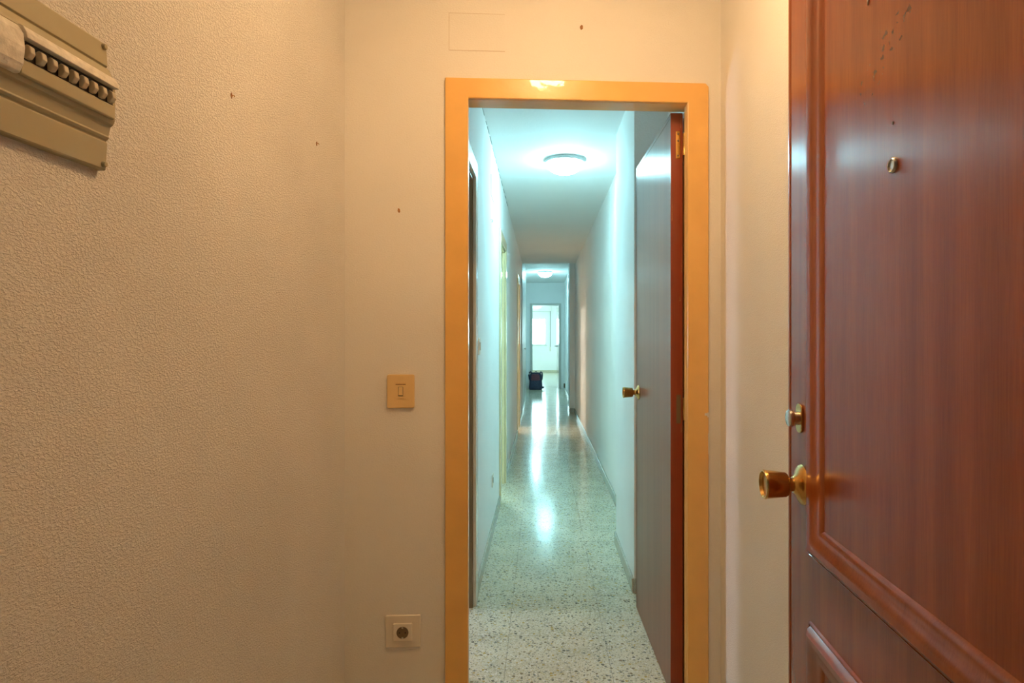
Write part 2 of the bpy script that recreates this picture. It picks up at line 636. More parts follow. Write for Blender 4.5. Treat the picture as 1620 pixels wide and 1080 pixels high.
# door frame in the front wall: casing boards and a rebated lining
CT = 0.012
bm = bmesh.new()
x0, x1, x2, x3 = -0.3195, OL, OR, 0.5635
zt0, zt1 = OT, 2.110
P = [(x0, 0), (x1, 0), (x1, zt0), (x2, zt0), (x2, 0), (x3, 0), (x3, zt1 - 0.012), (x3 - 0.010, zt1), (x0, zt1)]
a = [bm.verts.new((x, -CT, z)) for x, z in P]
b = [bm.verts.new((x, 0.0, z)) for x, z in P]
bm.faces.new(a)
bm.faces.new(b[::-1])
for i in range(len(P)):
    j = (i + 1) % len(P)
    bm.faces.new((a[i], b[i], b[j], a[j]))
o = obj('trim_1', bm, M_frame, loc=WLOC, rotz=WROT, bevel=0.0035, seg=2)
tag(o, 'glossy ochre painted door frame around the corridor doorway', 'door frame', kind='structure')
bm = B((OL - 0.03, OL, 0, 0.028, 0, OT), (OR, OR + 0.03, 0, 0.028, 0, OT), (OL - 0.03, OR + 0.03, 0, 0.05, OT, OT + 0.03),
       (OL - 0.03, OL - 0.014, 0.028, 0.11, 0, OT), (OR + 0.014, OR + 0.03, 0.028, 0.11, 0, OT), (OL - 0.03, OR + 0.03, 0.05, 0.11, OT + 0.014, OT + 0.03))
p = obj('lining', bm, M_frame, parent=o)
p['label'] = 'ochre rebated lining inside the frame'

bm = B((x3 - 0.014, x3 - 0.004, -CT - 0.0005, -CT + 0.001, 0.990, 0.998), (x3 - 0.005, x3 + 0.0006, -CT - 0.0005, -0.002, 0.984, 1.000), (x3 - 0.0025, x3 + 0.0006, -CT - 0.0005, -0.002, 0.86, 0.93))
p = obj('paint_chip', bm, M_cream2, parent=o)
p['label'] = 'pale chips in the ochre paint'

# ------------------------------------------------------------------ corridor walls
XL, XR = -0.32, 0.56
A0, A1 = 2.28, 2.87      # door beside the frame
B0, B1 = 4.71, 5.32      # open doorway
C0, C1 = 8.05, 8.72      # open doorway with warm room
D0, D1 = 10.15, 12.6     # fitted wardrobe
DT = 2.00
END = 15.3
WT = 0.10
bm = B((XL - WT, XL, 2.12, A0, 0, CE1), (XL - WT, XL, A0, A1, DT, CE1),
       (XL - WT, XL, A1, B0, 0, CE1), (XL - WT, XL, B0, B1, DT, CE1),
       (XL - WT, XL, B1, C0, 0, CE1), (XL - WT, XL, C0, C1, DT, CE1),
       (XL - WT, XL, C1, D0, 0, CE1), 
       (-0.40 - WT, -0.40, D1, END, 0, CE2), (-0.95, -0.85, D0 - 0.1, D1 + 0.1, 0, CE2), (-0.95, -0.40, D1, D1 + 0.08, 0, CE2),
       (-0.95, XL, D0 - 0.1, D0, 0, CE2))
o = obj('wall_corridor_left', bm, M_corr)
tag(o, 'pale left wall of the corridor broken by doorways', 'wall', kind='structure')
bm = B((0.62, 0.72, 2.17, 3.03, 0, CE1), (0.455, 0.72, 3.03, 3.77, 0, CE1), (XR, XR + 0.12, 3.77, END, 0, CE2),
       (0.475, XR, 10.4, 11.0, 0, CE2))
o = obj('wall_corridor_right', bm, M_corr)
tag(o, 'long pale right wall of the corridor with two shallow piers', 'wall', kind='structure')

bm = bmesh.new()
y = 3.15
while y < 5.6:
    ln = random.uniform(0.05, 0.22)
    box(bm, XL - 0.001, XL + random.uniform(0.0015, 0.004), y, y + ln, CE1 - random.uniform(0.002, 0.005), CE1 + 0.001)
    y += ln + random.uniform(0.02, 0.16)
cl = bpy.data.objects['wall_corridor_left']
obj('corner_crack', bm, M_crack, parent=cl)

# end wall with doorway
EL, ER, ET = -0.228, 0.430, 2.065
bm = B((-1.9, EL - 0.02, END, END + 0.1, 0, CE2), (ER + 0.02, 1.1, END, END + 0.1, 0, CE2), (EL - 0.02, ER + 0.02, END, END + 0.1, ET + 0.02, CE2))
o = obj('wall_end', bm, M_corr)
tag(o, 'wall at the far end of the corridor around a doorway', 'wall', kind='structure')

# far room
FY = 22.5
WX0, WX1, WZ0, WZ1 = -1.25, 0.17, 1.0, 2.0
bm = B((-1.9, -1.8, END + 0.1, FY, 0, CE2), (1.0, 1.1, END + 0.1, FY, 0, CE2),
       (-1.9, WX0, FY, FY + 0.15, 0, CE2), (WX1, 1.1, FY, FY + 0.15, 0, CE2), (WX0, WX1, FY, FY + 0.15, 0, WZ0), (WX0, WX1, FY, FY + 0.15, WZ1, CE2))
o = obj('wall_far_room', bm, M_corr)
tag(o, 'bright walls of the far room around its window', 'wall', kind='structure')

# side room behind the second doorway, and behind the third
bm = B((-3.3, -3.2, 4.1, 7.62, 0, CE1), (-3.3, XL - WT, 4.0, 4.1, 0, CE1), (-3.3, XL - WT, 7.62, 7.7, 0, CE1))
o = obj('wall_side_room', bm, M_corr)
tag(o, 'walls of the side room behind the second doorway', 'wall', kind='structure')
M_warm = stucco('beige_room_plaster', (0.78, 0.66, 0.54), 0.0005, 100)
bm = B((-3.3, -3.2, 7.7, 9.5, 0, CE1), (-3.3, XL - WT, 9.5, 9.6, 0, CE1), (-3.2, XL - WT, 7.7, 7.72, 0, CE1))
o = obj('wall_side_room', bm, M_warm)
tag(o, 'beige walls of the side room behind the third doorway', 'wall', kind='structure')
AX0, AX1 = -2.12, -2.0
bm = B((AX0, XL - WT, 2.16, 2.24, 0, CE1), (AX0, AX1, 2.24, 4.0, 0, CE1))
M_lowspill = plain('dark_olive_low_spill_wall', (0.09, 0.085, 0.06), 0.5, var=0.1, scale=20)  # unseen walls coloured dark to cut lamp spill into the corridor
o = obj('wall_side_room', bm, M_lowspill)
tag(o, 'walls of the side room beside the hall doorway', 'wall', kind='structure')
# ------------------------------------------------------------------ casings on the left corridor wall


def side_casing(name, y0, y1, top, mat, xw, label, w=0.08, proud=0.015, lin=0.10, lmat=None):
    """casing around an opening y0..y1 of the left wall, with its lining as part"""
    bm = B((xw, xw + proud, y0 - w, y0, 0, top + w), (xw, xw + proud, y1, y1 + w, 0, top + w), (xw, xw + proud, y0, y1, top, top + w))
    o = obj(name, bm, mat, bevel=0.004)
    tag(o, label, 'door frame', kind='structure')
    bm = B((xw - lin, xw, y0 - 0.001, y0 + 0.014, 0, top), (xw - lin, xw, y1 - 0.014, y1 + 0.001, 0, top), (xw - lin, xw, y0 + 0.014, y1 - 0.014, top - 0.014, top + 0.001))
    obj('lining', bm, lmat or mat, parent=o)
    return o


side_casing('trim_2', A0, A1, DT, M_white, XL, 'pale casing of the doorway at the near left of the corridor', lmat=M_olive)
side_casing('trim_3', B0, B1, DT, M_frame2, XL, 'cream casing of the open doorway halfway along the left wall')
side_casing('trim_4', C0, C1, DT, M_frame2, XL, 'narrow tan casing of the far doorway on the left wall')
# end doorway casing
bm = B((EL - 0.065, EL, -0.014, 0, 0, ET + 0.05), (ER, ER + 0.05, -0.014, 0, 0, ET + 0.05), (EL, ER, -0.014, 0, ET, ET + 0.05))
o = obj('trim_5', bm, M_greyc, loc=(0, END, 0), bevel=0.004)
tag(o, 'greyish casing of the doorway at the end of the corridor', 'door frame', kind='structure')
bm = B((EL - 0.02, EL, 0, 0.1, 0, ET), (ER, ER + 0.02, 0, 0.1, 0, ET), (EL - 0.02, ER + 0.02, 0, 0.1, ET, ET + 0.02))
obj('lining', bm, M_greyc, parent=o)

# ------------------------------------------------------------------ skirting
KH, KT = 0.07, 0.012
bm = B((XL, XL + KT, A1 + 0.08, B0 - 0.08, 0, KH), (XL, XL + KT, B1 + 0.08, C0 - 0.08, 0, KH), (XL, XL + KT, C1 + 0.08, D0, 0, KH))
o = obj('baseboard_left', bm, M_stone, bevel=0.003)
tag(o, 'grey stone skirting along the left corridor wall', 'baseboard', kind='structure')
bm = B((0.455 - KT, 0.455, 3.03, 3.77, 0, KH), (XR - KT, XR, 3.77, 10.4, 0, KH), (0.475 - KT, 0.475, 10.4, 11.0, 0, KH), (0.475, XR - KT, 10.4 - KT, 10.4, 0, KH),
       (XR - KT, XR, 11.0, END - 0.014, 0, KH), (0.455, 0.62, 3.03 - KT, 3.03, 0, KH))
o = obj('baseboard_right', bm, M_stone, bevel=0.003)
tag(o, 'grey stone skirting along the right corridor wall', 'baseboard', kind='structure')
o = obj('baseboard_far', B((-1.8, 1.0, FY - KT, FY, 0, 0.09)), M_beige, bevel=0.003)
tag(o, 'beige skirting under the window of the far room', 'baseboard', kind='structure')

# ------------------------------------------------------------------ entrance door (door_1)
HX, HY = 0.44, 0.40
DW, DH, DTH = 0.802, 2.03, 0.045
ang = math.atan2(1, 0.05)
d1 = obj('door_1', B((0, DW - 0.018, -DTH, 0, 0.006, DH)), M_wood, loc=(HX, HY, 0), rotz=ang)
tag(d1, 'large glossy reddish brown entrance door standing open at the right', 'door', kind='structure')
# lipping along the free edge, with a fine groove beside it
bm = prism(bmesh.new(), [(DW - 0.0175, -DTH), (DW - 0.002, -DTH), (DW, -DTH + 0.002), (DW, -0.006), (DW - 0.003, -0.0015), (DW - 0.008, 0.002), (DW - 0.0145, 0.001), (DW - 0.0175, -0.003)], 0.006, DH)
obj('edge_lipping', bm, M_mould, parent=d1, smooth=50)
PR = [(0, 0), (0.02, 0.0035), (0.05, 0.0045), (0.07, 0.0025), (0.10, 0.003), (0.16, 0.0095), (0.28, 0.0140), (0.42, 0.0135), (0.55, 0.0095), (0.68, 0.0065), (0.80, 0.0058), (0.88, 0.0045), (1.0, 0.0)]
obj('panel_moulding', frame_moulding(bmesh.new(), 0.085, 0.688, 0.868, 1.93, 0.060, PR), M_mould, parent=d1, smooth=35)
obj('panel_moulding', frame_moulding(bmesh.new(), 0.085, 0.688, 0.115, 0.752, 0.060, PR), M_mould, parent=d1, smooth=35)


def knob(parent, x, z, yface=0.0, s=1.0, name='door_knob'):
    """tulip knob on a round rose, axis +y of the door"""
    T = Matrix.Translation((x, yface, z)) @ AX_POSY
    rose = lathe(bmesh.new(), [(0, 0), (0.036 * s, 0), (0.0365 * s, 0.002), (0.034 * s, 0.005), (0.027 * s, 0.0085), (0.019 * s, 0.012), (0.0145 * s, 0.018), (0, 0.018)], 40, T)
    k = obj(name, lathe(bmesh.new(), [(0, 0.017), (0.0125 * s, 0.017), (0.0115 * s, 0.024), (0.0125 * s, 0.027), (0.0205 * s, 0.029), (0.0222 * s, 0.032),
                                      (0.0262 * s, 0.066), (0.0268 * s, 0.069), (0.0255 * s, 0.0715), (0.0235 * s, 0.0715), (0.021 * s, 0.0665), (0.010 * s, 0.0645), (0, 0.064)], 40, T), M_brass, parent=parent, smooth=40)
    obj('rose', rose, M_brass, parent=k, smooth=40)
    return k


KX = DW - 0.0785
knob(d1, KX + 0.002, 0.983)
# thumb-turn bolt above the knob
T = Matrix.Translation((DW - 0.066, 0, 1.103)) @ AX_POSY
bolt = obj('thumb_turn', lathe(bmesh.new(), [(0, 0.003), (0.0125, 0.003), (0.0120, 0.013), (0.0150, 0.0145), (0.0160, 0.0165), (0.0155, 0.022), (0.0135, 0.0235), (0, 0.0235)], 32, T), M_steel, parent=d1, smooth=40)
xb, zb = DW - 0.066, 1.103
bm = rounded_plate(bmesh.new(), 0.030, 0.054, -0.004, 0.012)
bmesh.ops.translate(bm, verts=bm.verts, vec=(xb, 0, zb))
obj('bolt_plate', bm, M_brass, parent=bolt, bevel=0.0015)
# peephole
T = Matrix.Translation((0.406, 0, 1.476)) @ AX_POSY
obj('peephole', lathe(bmesh.new(), [(0, -0.002), (0.0105, -0.002), (0.0105, 0.001), (0.0098, 0.0035), (0.0085, 0.0045), (0.0075, 0.004), (0.0068, 0.0022), (0, 0.0028)], 32, T), M_steel, parent=d1, smooth=40)
T = Matrix.Translation((0.4075, 0, 1.532)) @ AX_POSY
obj('nail_hole', lathe(bmesh.new(), [(0, 0.0002), (0.0022, 0.0002), (0.0016, 0.0010), (0, 0.0014)], 12, T), M_hole, parent=d1)
bm = prism(bmesh.new(), [(0, 0), (0.010, 0), (0.010, 0.002), (0, 0.002)], 0, 0.03)
for v in bm.verts:
    if v.co.z < 0.01:
        v.co.x = 0.0065
bmesh.ops.translate(bm, verts=bm.verts, vec=(0.468, 0, 1.722))
p = obj('torn_sticker', bm, M_cream2, parent=d1)
for hz in (0.25, 1.05, 1.80):
    T = Matrix.Translation((-0.004, 0.004, hz))
    obj('hinge', lathe(bmesh.new(), [(0, 0), (0.006, 0), (0.006, 0.1), (0, 0.1)], 16, T), M_brass, parent=d1, smooth=40)

# ------------------------------------------------------------------ inner door at the corridor doorway (door_2)
hx0, hy0 = 0.4500, 2.155      # visible face, hinge end
ex0, ey0 = 0.4375, 2.850      # free end
L2 = math.hypot(ex0 - hx0, ey0 - hy0)
ang2 = math.atan2(ey0 - hy0, ex0 - hx0)
d2 = obj('door_2', B((0, L2 - 0.006, -0.042, 0, 0.008, 2.036)), M_wood2, loc=(hx0, hy0, 0), rotz=ang2)
tag(d2, 'flat brown inner door standing open into the corridor', 'door', kind='structure')
obj('edge_groove', B((0.012, L2 - 0.018, 0, 0.0006, 2.0185, 2.0205), (L2 - 0.020, L2 - 0.018, 0, 0.0006, 0.02, 2.0205)), M_hole, parent=d2)
obj('edge_lipping', B((L2 - 0.006, L2, -0.042, 0.0006, 0.008, 2.036)), M_edge, parent=d2, bevel=0.001)
p = obj('hinge_edge', B((-0.003, 0, -0.042, 0.0, 0.008, 2.036)), M_edge, parent=d2)
p['label'] = 'red brown stile edge with chipped varnish'
knob(d2, L2 - 0.068, 1.006, s=0.93)
# hinges on the stile edge: a leaf with three screws and a knuckle
for k, (hz, col) in enumerate(((1.925, 1), (1.003, 0))):
    if col:
        h = obj('hinge', B((-0.0052, -0.003, -0.034, -0.018, hz - 0.048, hz + 0.048)), M_brass, parent=d2, bevel=0.001)
        for q in (-0.038, 0.014, 0.038):
            T = Matrix.Translation((-0.0052, -0.026, hz + q)) @ AX_NEGX
            obj('screw', lathe(bmesh.new(), [(0, 0), (0.0036, 0), (0.003, 0.0010), (0, 0.0010)], 12, T), M_hole, parent=h)
    else:
        h = obj('hinge_recess', B((-0.0036, -0.003, -0.036, -0.020, hz - 0.050, hz + 0.050)), M_hole, parent=d2)
    T = Matrix.Translation((-0.008, -0.047, hz - 0.038))
    obj('knuckle', lathe(bmesh.new(), [(0, 0), (0.0055, 0), (0.0055, 0.030), (0.0050, 0.031), (0.0055, 0.032), (0.0055, 0.076), (0, 0.076)], 16, T), M_brass, parent=h, smooth=40)
# chipped varnish slivers on the stile edge
for (yy, z0, z1, wd) in ((-0.034, 1.985, 2.025, 0.003), (-0.004, 1.66, 1.78, 0.0018), (-0.030, 1.38, 1.40, 0.006), (-0.038, 1.48, 1.56, 0.002), (-0.036, 0.92, 0.95, 0.003)):
    bm = B((-0.0036, -0.0029, yy - wd, yy, z0, z1))
    for v in bm.verts:
        if v.co.z > z0 + 0.001:
            v.co.y = yy - wd * 0.6
    obj('varnish_chip', bm, M_mould if False else M_rust, parent=d2)

# wardrobe doors (fitted, full height) on the far left
for k, (y0, y1) in enumerate(((D0 + 0.02, 11.36), (11.37, D1 - 0.02))):
    dd = obj('door_%d' % (3 + k), B((-0.02, 0, 0, y1 - y0, 0.08, 2.40)), M_closet, loc=(XL - 0.005, y0, 0), bevel=0.002)
    tag(dd, ('nearer' if k == 0 else 'farther') + ' leaf of the glossy dark fitted wardrobe on the far left', 'door', 'wardrobe door leaves', kind='structure')
    T = Matrix.Translation((0, (y1 - y0) - 0.05 if k == 0 else 0.25, 1.06)) @ AX_POSX
    obj('door_knob', lathe(bmesh.new(), [(0, 0), (0.008, 0), (0.007, 0.012), (0.015, 0.018), (0.015, 0.026), (0, 0.03)], 20, T), M_steel, parent=dd, smooth=40)
bm = B((XL - 0.03, XL + 0.002, D0, D0 + 0.02, 0, CE2), (XL - 0.03, XL + 0.002, D1 - 0.02, D1, 0, CE2), (XL - 0.03, XL, D0 + 0.02, D1 - 0.02, 2.41, CE2), (XL - 0.03, XL, D0 + 0.02, D1 - 0.02, 0, 0.07))
o = obj('trim_6', bm, M_white, bevel=0.002)
tag(o, 'pale frame around the fitted wardrobe doors', 'trim', kind='structure')

# far door leaf, open into the far room (door_5)
d6 = obj('door_5', B((0, 0.70, -0.04, 0, 0.01, 2.05)), M_door5, loc=(0.425, END + 0.11, 0), rotz=math.radians(92.5))
tag(d6, 'glossy far door standing open into the bright room', 'door', kind='structure')
T = Matrix.Translation((0.64, 0, 1.05)) @ AX_POSY
k = obj('door_handle', tube(bmesh.new(), [(0.64, 0.0, 1.05), (0.64, 0.05, 1.05), (0.62, 0.055, 1.05), (0.53, 0.055, 1.05)], 0.010, 12), M_black, parent=d6, smooth=50)
obj('rose', lathe(bmesh.new(), [(0, 0), (0.026, 0), (0.024, 0.008), (0, 0.008)], 24, T), M_black, parent=k, smooth=40)

# ------------------------------------------------------------------ window of the far room
w1 = empty('window_1', (0, FY, 0))
tag(w1, 'overexposed bright window of the far room', 'window', kind='structure')
bm = bmesh.new()
fr = 0.045
for (a, b_) in ((WX0, -0.56), (-0.52, WX1)):
    for bx in ((a, b_, WZ0, WZ0 + fr), (a, b_, WZ1 - fr, WZ1), (a, a + fr, WZ0 + fr, WZ1 - fr), (b_ - fr, b_, WZ0 + fr, WZ1 - fr)):
        box(bm, bx[0], bx[1], 0.05, 0.09, bx[2], bx[3])
obj('window_frame', bm, M_alu, parent=w1)
obj('pane', B((WX0 + fr, -0.56 - fr, 0.067, 0.072, WZ0 + fr, WZ1 - fr)), M_glass, parent=w1)
obj('pane', B((-0.52 + fr, WX1 - fr, 0.067, 0.072, WZ0 + fr, WZ1 - fr)), M_glass, parent=w1)
obj('window_sill', B((WX0 - 0.03, WX1 + 0.03, -0.03, 0.05, WZ0 - 0.03, WZ0)), M_white, parent=w1, bevel=0.003)
obj('meeting_stile', B((-0.56, -0.52, 0.05, 0.09, WZ0, WZ1)), M_alu, parent=w1)
o = obj('shutter_box', B((-1.4, 0.34, -0.16, 0, 2.23, 2.50)), M_white, loc=(0, FY - 0.001, 0), bevel=0.006)
tag(o, 'long white roller shutter box above the far window', 'shutter box')
st = empty('shutter_strap', (0.31, FY, 0.9))
tag(st, 'dark pull strap hanging down to its winder right of the far window', 'strap')
obj('strap', B((-0.011, 0.011, -0.03, -0.026, 0.02, 1.33)), M_strap, parent=st)
wd = obj('winder_box', B((-0.022, 0.022, -0.034, 0, -0.12, 0.04)), M_cream2, parent=st, bevel=0.006)

# ------------------------------------------------------------------ fuse box on the left wall
fy0, fy1 = 0.60, 0.935
base = (LW(fy1), fy1, 0)
frot = -math.atan(0.0236)
fb = empty('fuse_box', (LW(fy1), fy1, 1.504), frot)
tag(fb, 'grey beige fuse box with a row of breakers high on the left wall', 'fuse box')
Z = lambda z: z - 1.508
prof_top = [(0, 1.645), (0, 1.702), (0.0105, 1.700), (0.0125, 1.698), (0.0150, 1.6655), (0.0125, 1.6635), (0.0125, 1.6620), (0.0165, 1.6605), (0.0225, 1.649), (0.0235, 1.645)]
prof_mid = [(0, 1.576), (0, 1.645), (0.0235, 1.645), (0.0265, 1.638), (0.0265, 1.583), (0.0235, 1.576)]
prof_bot = [(0, 1.508), (0, 1.576), (0.0235, 1.576), (0.0195, 1.5735), (0.0165, 1.560), (0.0175, 1.5575), (0.0150, 1.5540), (0.0125, 1.5525), (0.0125, 1.5510), (0.0145, 1.5490), (0.0120, 1.510), (0.0105, 1.508)]
for nm, pr in (('upper_cover', prof_top), ('centre_rail', prof_mid), ('lower_cover', prof_bot)):
    obj(nm, extrude_profile(bmesh.new(), [(x, Z(z)) for x, z in pr], (-(fy1 - fy0), 0.0)), M_plastic, parent=fb, bevel=0.0008)
# breaker strip: nine modules
y_s, y_e = -0.169, -0.007
bs = obj('breaker_cover', extrude_profile(bmesh.new(), [(0.0260, Z(1.646)), (0.0320, Z(1.643)), (0.0370, Z(1.635)), (0.0385, Z(1.6275)), (0.0260, Z(1.6275))], (y_s, y_e)), M_paintsm, parent=fb, bevel=0.001)
bs['label'] = 'paint flecked lip over the breakers'
lo = obj('breaker_cover', extrude_profile(bmesh.new(), [(0.0260, Z(1.582)), (0.0260, Z(1.6035)), (0.0290, Z(1.6035)), (0.0310, Z(1.6015)), (0.0310, Z(1.584)), (0.0290, Z(1.582))], (y_s, y_e)), M_plastic, parent=fb, bevel=0.001)
obj('breaker_slot', B((0.0262, 0.0285, y_s + 0.001, y_e - 0.001, Z(1.6037), Z(1.6273))), M_black, parent=fb)
for k in range(9):
    yc = y_s + 0.009 + k * 0.0179
    bm = bmesh.new()
    extrude_profile(bm, [(0.0285, Z(1.6045)), (0.0285, Z(1.6200)), (0.0325, Z(1.6220)), (0.0370, Z(1.6190)), (0.0385, Z(1.6110)), (0.0340, Z(1.6045))], (yc - 0.0040, yc + 0.0040))
    obj('breaker_toggle', bm, M_toggle, parent=fb, bevel=0.0012, seg=2)
# blank cover, smeared with white paint
bm = extrude_profile(bmesh.new(), [(0.0260, Z(1.580)), (0.0260, Z(1.642)), (0.0320, Z(1.640)), (0.0380, Z(1.630)), (0.0400, Z(1.612)), (0.0380, Z(1.592)), (0.0330, Z(1.581))], (-(fy1 - fy0) + 0.02, y_s - 0.004))
p = obj('blank_cover', bm, M_paintsm, parent=fb, bevel=0.002)
p['label'] = 'blank cover smeared with white paint'
for z in (1.693, 1.516):
    T = Matrix.Translation((0.0115, -0.006, Z(z))) @ AX_POSX
    obj('screw', lathe(bmesh.new(), [(0, 0), (0.0048, 0), (0.0048, 0.003), (0.0035, 0.0055), (0, 0.006)], 14, T), M_plastic, parent=fb, smooth=50)

# ------------------------------------------------------------------ fittings on the front wall
WM = Matrix.Translation(WLOC) @ Matrix.Rotation(WROT, 4, 'Z')


def on_front(px, py):
    """point of the front wall seen at a photo pixel, in the wall's own frame"""
    a = (px - 857.0) / F_PX
    y = 2.058 / (1 - 0.055 * a)
    x = a * y
    z = 1.25 + (535.0 - py) / F_PX * y
    v = WM.inverted() @ Vector((x, y, 0))
    return v.x, z


def front_root(name, px, py):
    x, z = on_front(px, py)
    p = WM @ Vector((x, 0, z))
    return empty(name, p, WROT)


sw = front_root('light_switch', 634.5, 618.5)
tag(sw, 'yellowed square light switch on the wall left of the door frame', 'light switch')
obj('switch_plate', rounded_plate(bmesh.new(), 0.089, 0.110, 0.008, 0.006), M_cream, parent=sw, bevel=0.002, seg=3)
obj('rocker_surround', B((-0.0078, 0.0078, -0.0092, -0.006, -0.0150, 0.0148)), M_hole, parent=sw)
bm = B((-0.0065, 0.0065, -0.0135, -0.006, -0.0125, 0.0140))
for v in bm.verts:
    if v.co.y < -0.01 and v.co.z > 0:
        v.co.y = -0.0105
obj('rocker', bm, M_cream, parent=sw, bevel=0.001)
p = obj('label_ridge', B((-0.0165, 0.0165, -0.0092, -0.0075, 0.0215, 0.0245)), M_rust, parent=sw, bevel=0.0005)
p['label'] = 'brown grime in the slot above the rocker'
bm = bmesh.new()
for i in range(8):
    x = -0.014 + 0.028 * i / 8
    u0, u1 = (x / 0.014), ((x + 0.0035) / 0.014)
    box(bm, x, x + 0.0035, -0.0098, -0.0075, -0.0235, -0.0235 + 0.0015 + 0.0045 * (1 - ((u0 + u1) / 2) ** 2))
obj('finger_rest', bm, M_cream, parent=sw)

so = front_root('wall_socket', 638, 997)
tag(so, 'pale square wall socket low on the wall left of the door frame', 'socket')
obj('socket_plate', rounded_plate(bmesh.new(), 0.114, 0.106, 0.007, 0.004), M_cream2, parent=so, bevel=0.0025, seg=3)
bm = rounded_plate(bmesh.new(), 0.062, 0.056, 0.012, 0.003, y0=-0.003)
ring = obj('socket_insert', bm, M_cream2, parent=so, bevel=0.0015)
T = Matrix.Translation((0, -0.0150, 0)) @ AX_NEGY
well = obj('socket_well', lathe(bmesh.new(), [(0, 0), (0.0195, 0), (0.0195, 0.0010), (0.0182, 0.0014), (0.0178, 0.0006), (0, 0.0006)], 36, T), M_hole, parent=ring, smooth=40)
for sx in (-0.0095, 0.0095):
    T = Matrix.Translation((sx, -0.0156, 0)) @ AX_NEGY
    obj('pin_hole', lathe(bmesh.new(), [(0, 0), (0.0028, 0), (0.0028, 0.0006), (0, 0.0006)], 14, T), M_black, parent=ring)
for sz in (-0.0165, 0.0165):
    obj('earth_clip', B((-0.003, 0.003, -0.0172, -0.0150, sz - 0.0025, sz + 0.0025)), M_steel, parent=ring)

# blanked junction box: only its hairline joint shows, above the frame
jb = front_root('junction_cover', 755, 51)
tag(jb, 'painted over rectangular junction cover in the wall above the door frame', 'junction cover')
obj('cover_plate', rounded_plate(bmesh.new(), 0.184, 0.122, 0.0012, 0.001), M_hallf, parent=jb)
bm = B((-0.0935, -0.092, -0.0013, 0, -0.062, 0.062), (-0.0935, 0.092, -0.0013, 0, 0.0605, 0.0617), (-0.0935, 0.092, -0.0013, 0, -0.0625, -0.061))
obj('joint_line', bm, M_line, parent=jb)


def plug(name, p, rz, s, label, cat='nail'):
    """a rusty screw stub in a broken plug hole; local -y points into the room"""
    e = empty(name, p, rz)
    tag(e, label, cat, 'rusty screw stubs in the hall walls')
    bm = bmesh.new()
    n = 11
    rr = [random.uniform(0.7, 1.15) * s for _ in range(n)]
    a = [bm.verts.new((0.75 * rr[i] * math.cos(2 * math.pi * i / n), -0.0008, 1.25 * rr[i] * math.sin(2 * math.pi * i / n))) for i in range(n)]
    b = [bm.verts.new((v.co.x * 1.1, 0.001, v.co.z * 1.1)) for v in a]
    bm.faces.new(a)
    for i in range(n):
        bm.faces.new((a[i], a[(i + 1) % n], b[(i + 1) % n], b[i]))
    obj('plug', bm, M_rust, parent=e)
    bm = bmesh.new()
    tube(bm, [(0.2 * s, 0.0, 0.1 * s), (0.2 * s, -0.005, 0.1 * s), (0.15 * s, -0.0065, -0.5 * s)], 0.0011, 8)
    obj('screw', bm, M_brass, parent=e, smooth=40)
    return e


for px, py, s, lb in ((920, 43, 0.0070, 'small rusty screw stub high above the door frame'),
                      (631, 333, 0.0058, 'small rusty screw stub above the light switch')):
    x, z = on_front(px, py)
    plug('screw_stub', WM @ Vector((x, 0, z)), WROT, s, lb)


def on_left(px, py):
    a = (px - 857.0) / F_PX
    y = -0.695 / (a - 0.0236)
    return Vector((LW(y), y, 1.25 + (535.0 - py) / F_PX * y))


for px, py, s, lb in ((366, 151, 0.0052, 'small brown screw stub on the left wall nearest the fuse box'),
                      (501, 227, 0.0054, 'small brown screw stub on the left wall near the room corner')):
    plug('screw_stub', on_left(px, py), math.radians(90) - math.atan(0.0236), s, lb)

# ------------------------------------------------------------------ fittings on the corridor wall
e = empty('light_switch', (XL, 3.09, 1.21), math.radians(90))
tag(e, 'cream switch seen edge on beside the pale casing in the corridor', 'light switch')
obj('switch_plate', rounded_plate(bmesh.new(), 0.085, 0.085, 0.010, 0.008), M_cream2, parent=e, bevel=0.003)
obj('rocker', B((-0.012, 0.012, -0.015, -0.009, -0.02, 0.02)), M_cream2, parent=e, bevel=0.001)
e = empty('wall_socket', (XL, 3.98, 0.335), math.radians(90))
tag(e, 'flat pale socket low on the left corridor wall', 'socket')
obj('socket_plate', rounded_plate(bmesh.new(), 0.08, 0.08, 0.006, 0.004), M_cream2, parent=e, bevel=0.002)
T = Matrix.Translation((0, -0.006, 0)) @ AX_NEGY
obj('socket_well', lathe(bmesh.new(), [(0, 0), (0.019, 0), (0.019, 0.0012), (0, 0.0012)], 24, T), M_hole, parent=e)
e = empty('junction_cover', (XL, 4.03, 2.22), math.radians(90))
tag(e, 'thin rectangular junction cover high on the left corridor wall', 'junction cover')
obj('cover_plate', rounded_plate(bmesh.new(), 0.28, 0.13, 0.0015, 0.001), M_corr, parent=e)
bm = B((-0.142, -0.140, -0.002, 0, -0.066, 0.066), (0.140, 0.142, -0.002, 0, -0.066, 0.066), (-0.14, 0.14, -0.002, 0, -0.067, -0.065))
obj('joint_line', bm, M_line, parent=e)
e = obj('wall_hook', tube(bmesh.new(), [(0, 0, 0), (0.012, 0, 0), (0.016, 0, -0.006), (0.012, 0, -0.014), (0.006, 0, -0.012)], 0.0022, 8), M_steel, loc=(XL, 3.85, 1.99), smooth=40)
tag(e, 'tiny metal hook on the left corridor wall under the junction cover', 'hook')
e = empty('wall_socket', (XR, 14.75, 0.12), math.radians(-90))
tag(e, 'dark cable box low on the right wall by the far door', 'socket')
obj('socket_plate', rounded_plate(bmesh.new(), 0.11, 0.10, 0.035, 0.008), M_hole, parent=e, bevel=0.004)

# ------------------------------------------------------------------ ceiling lamps


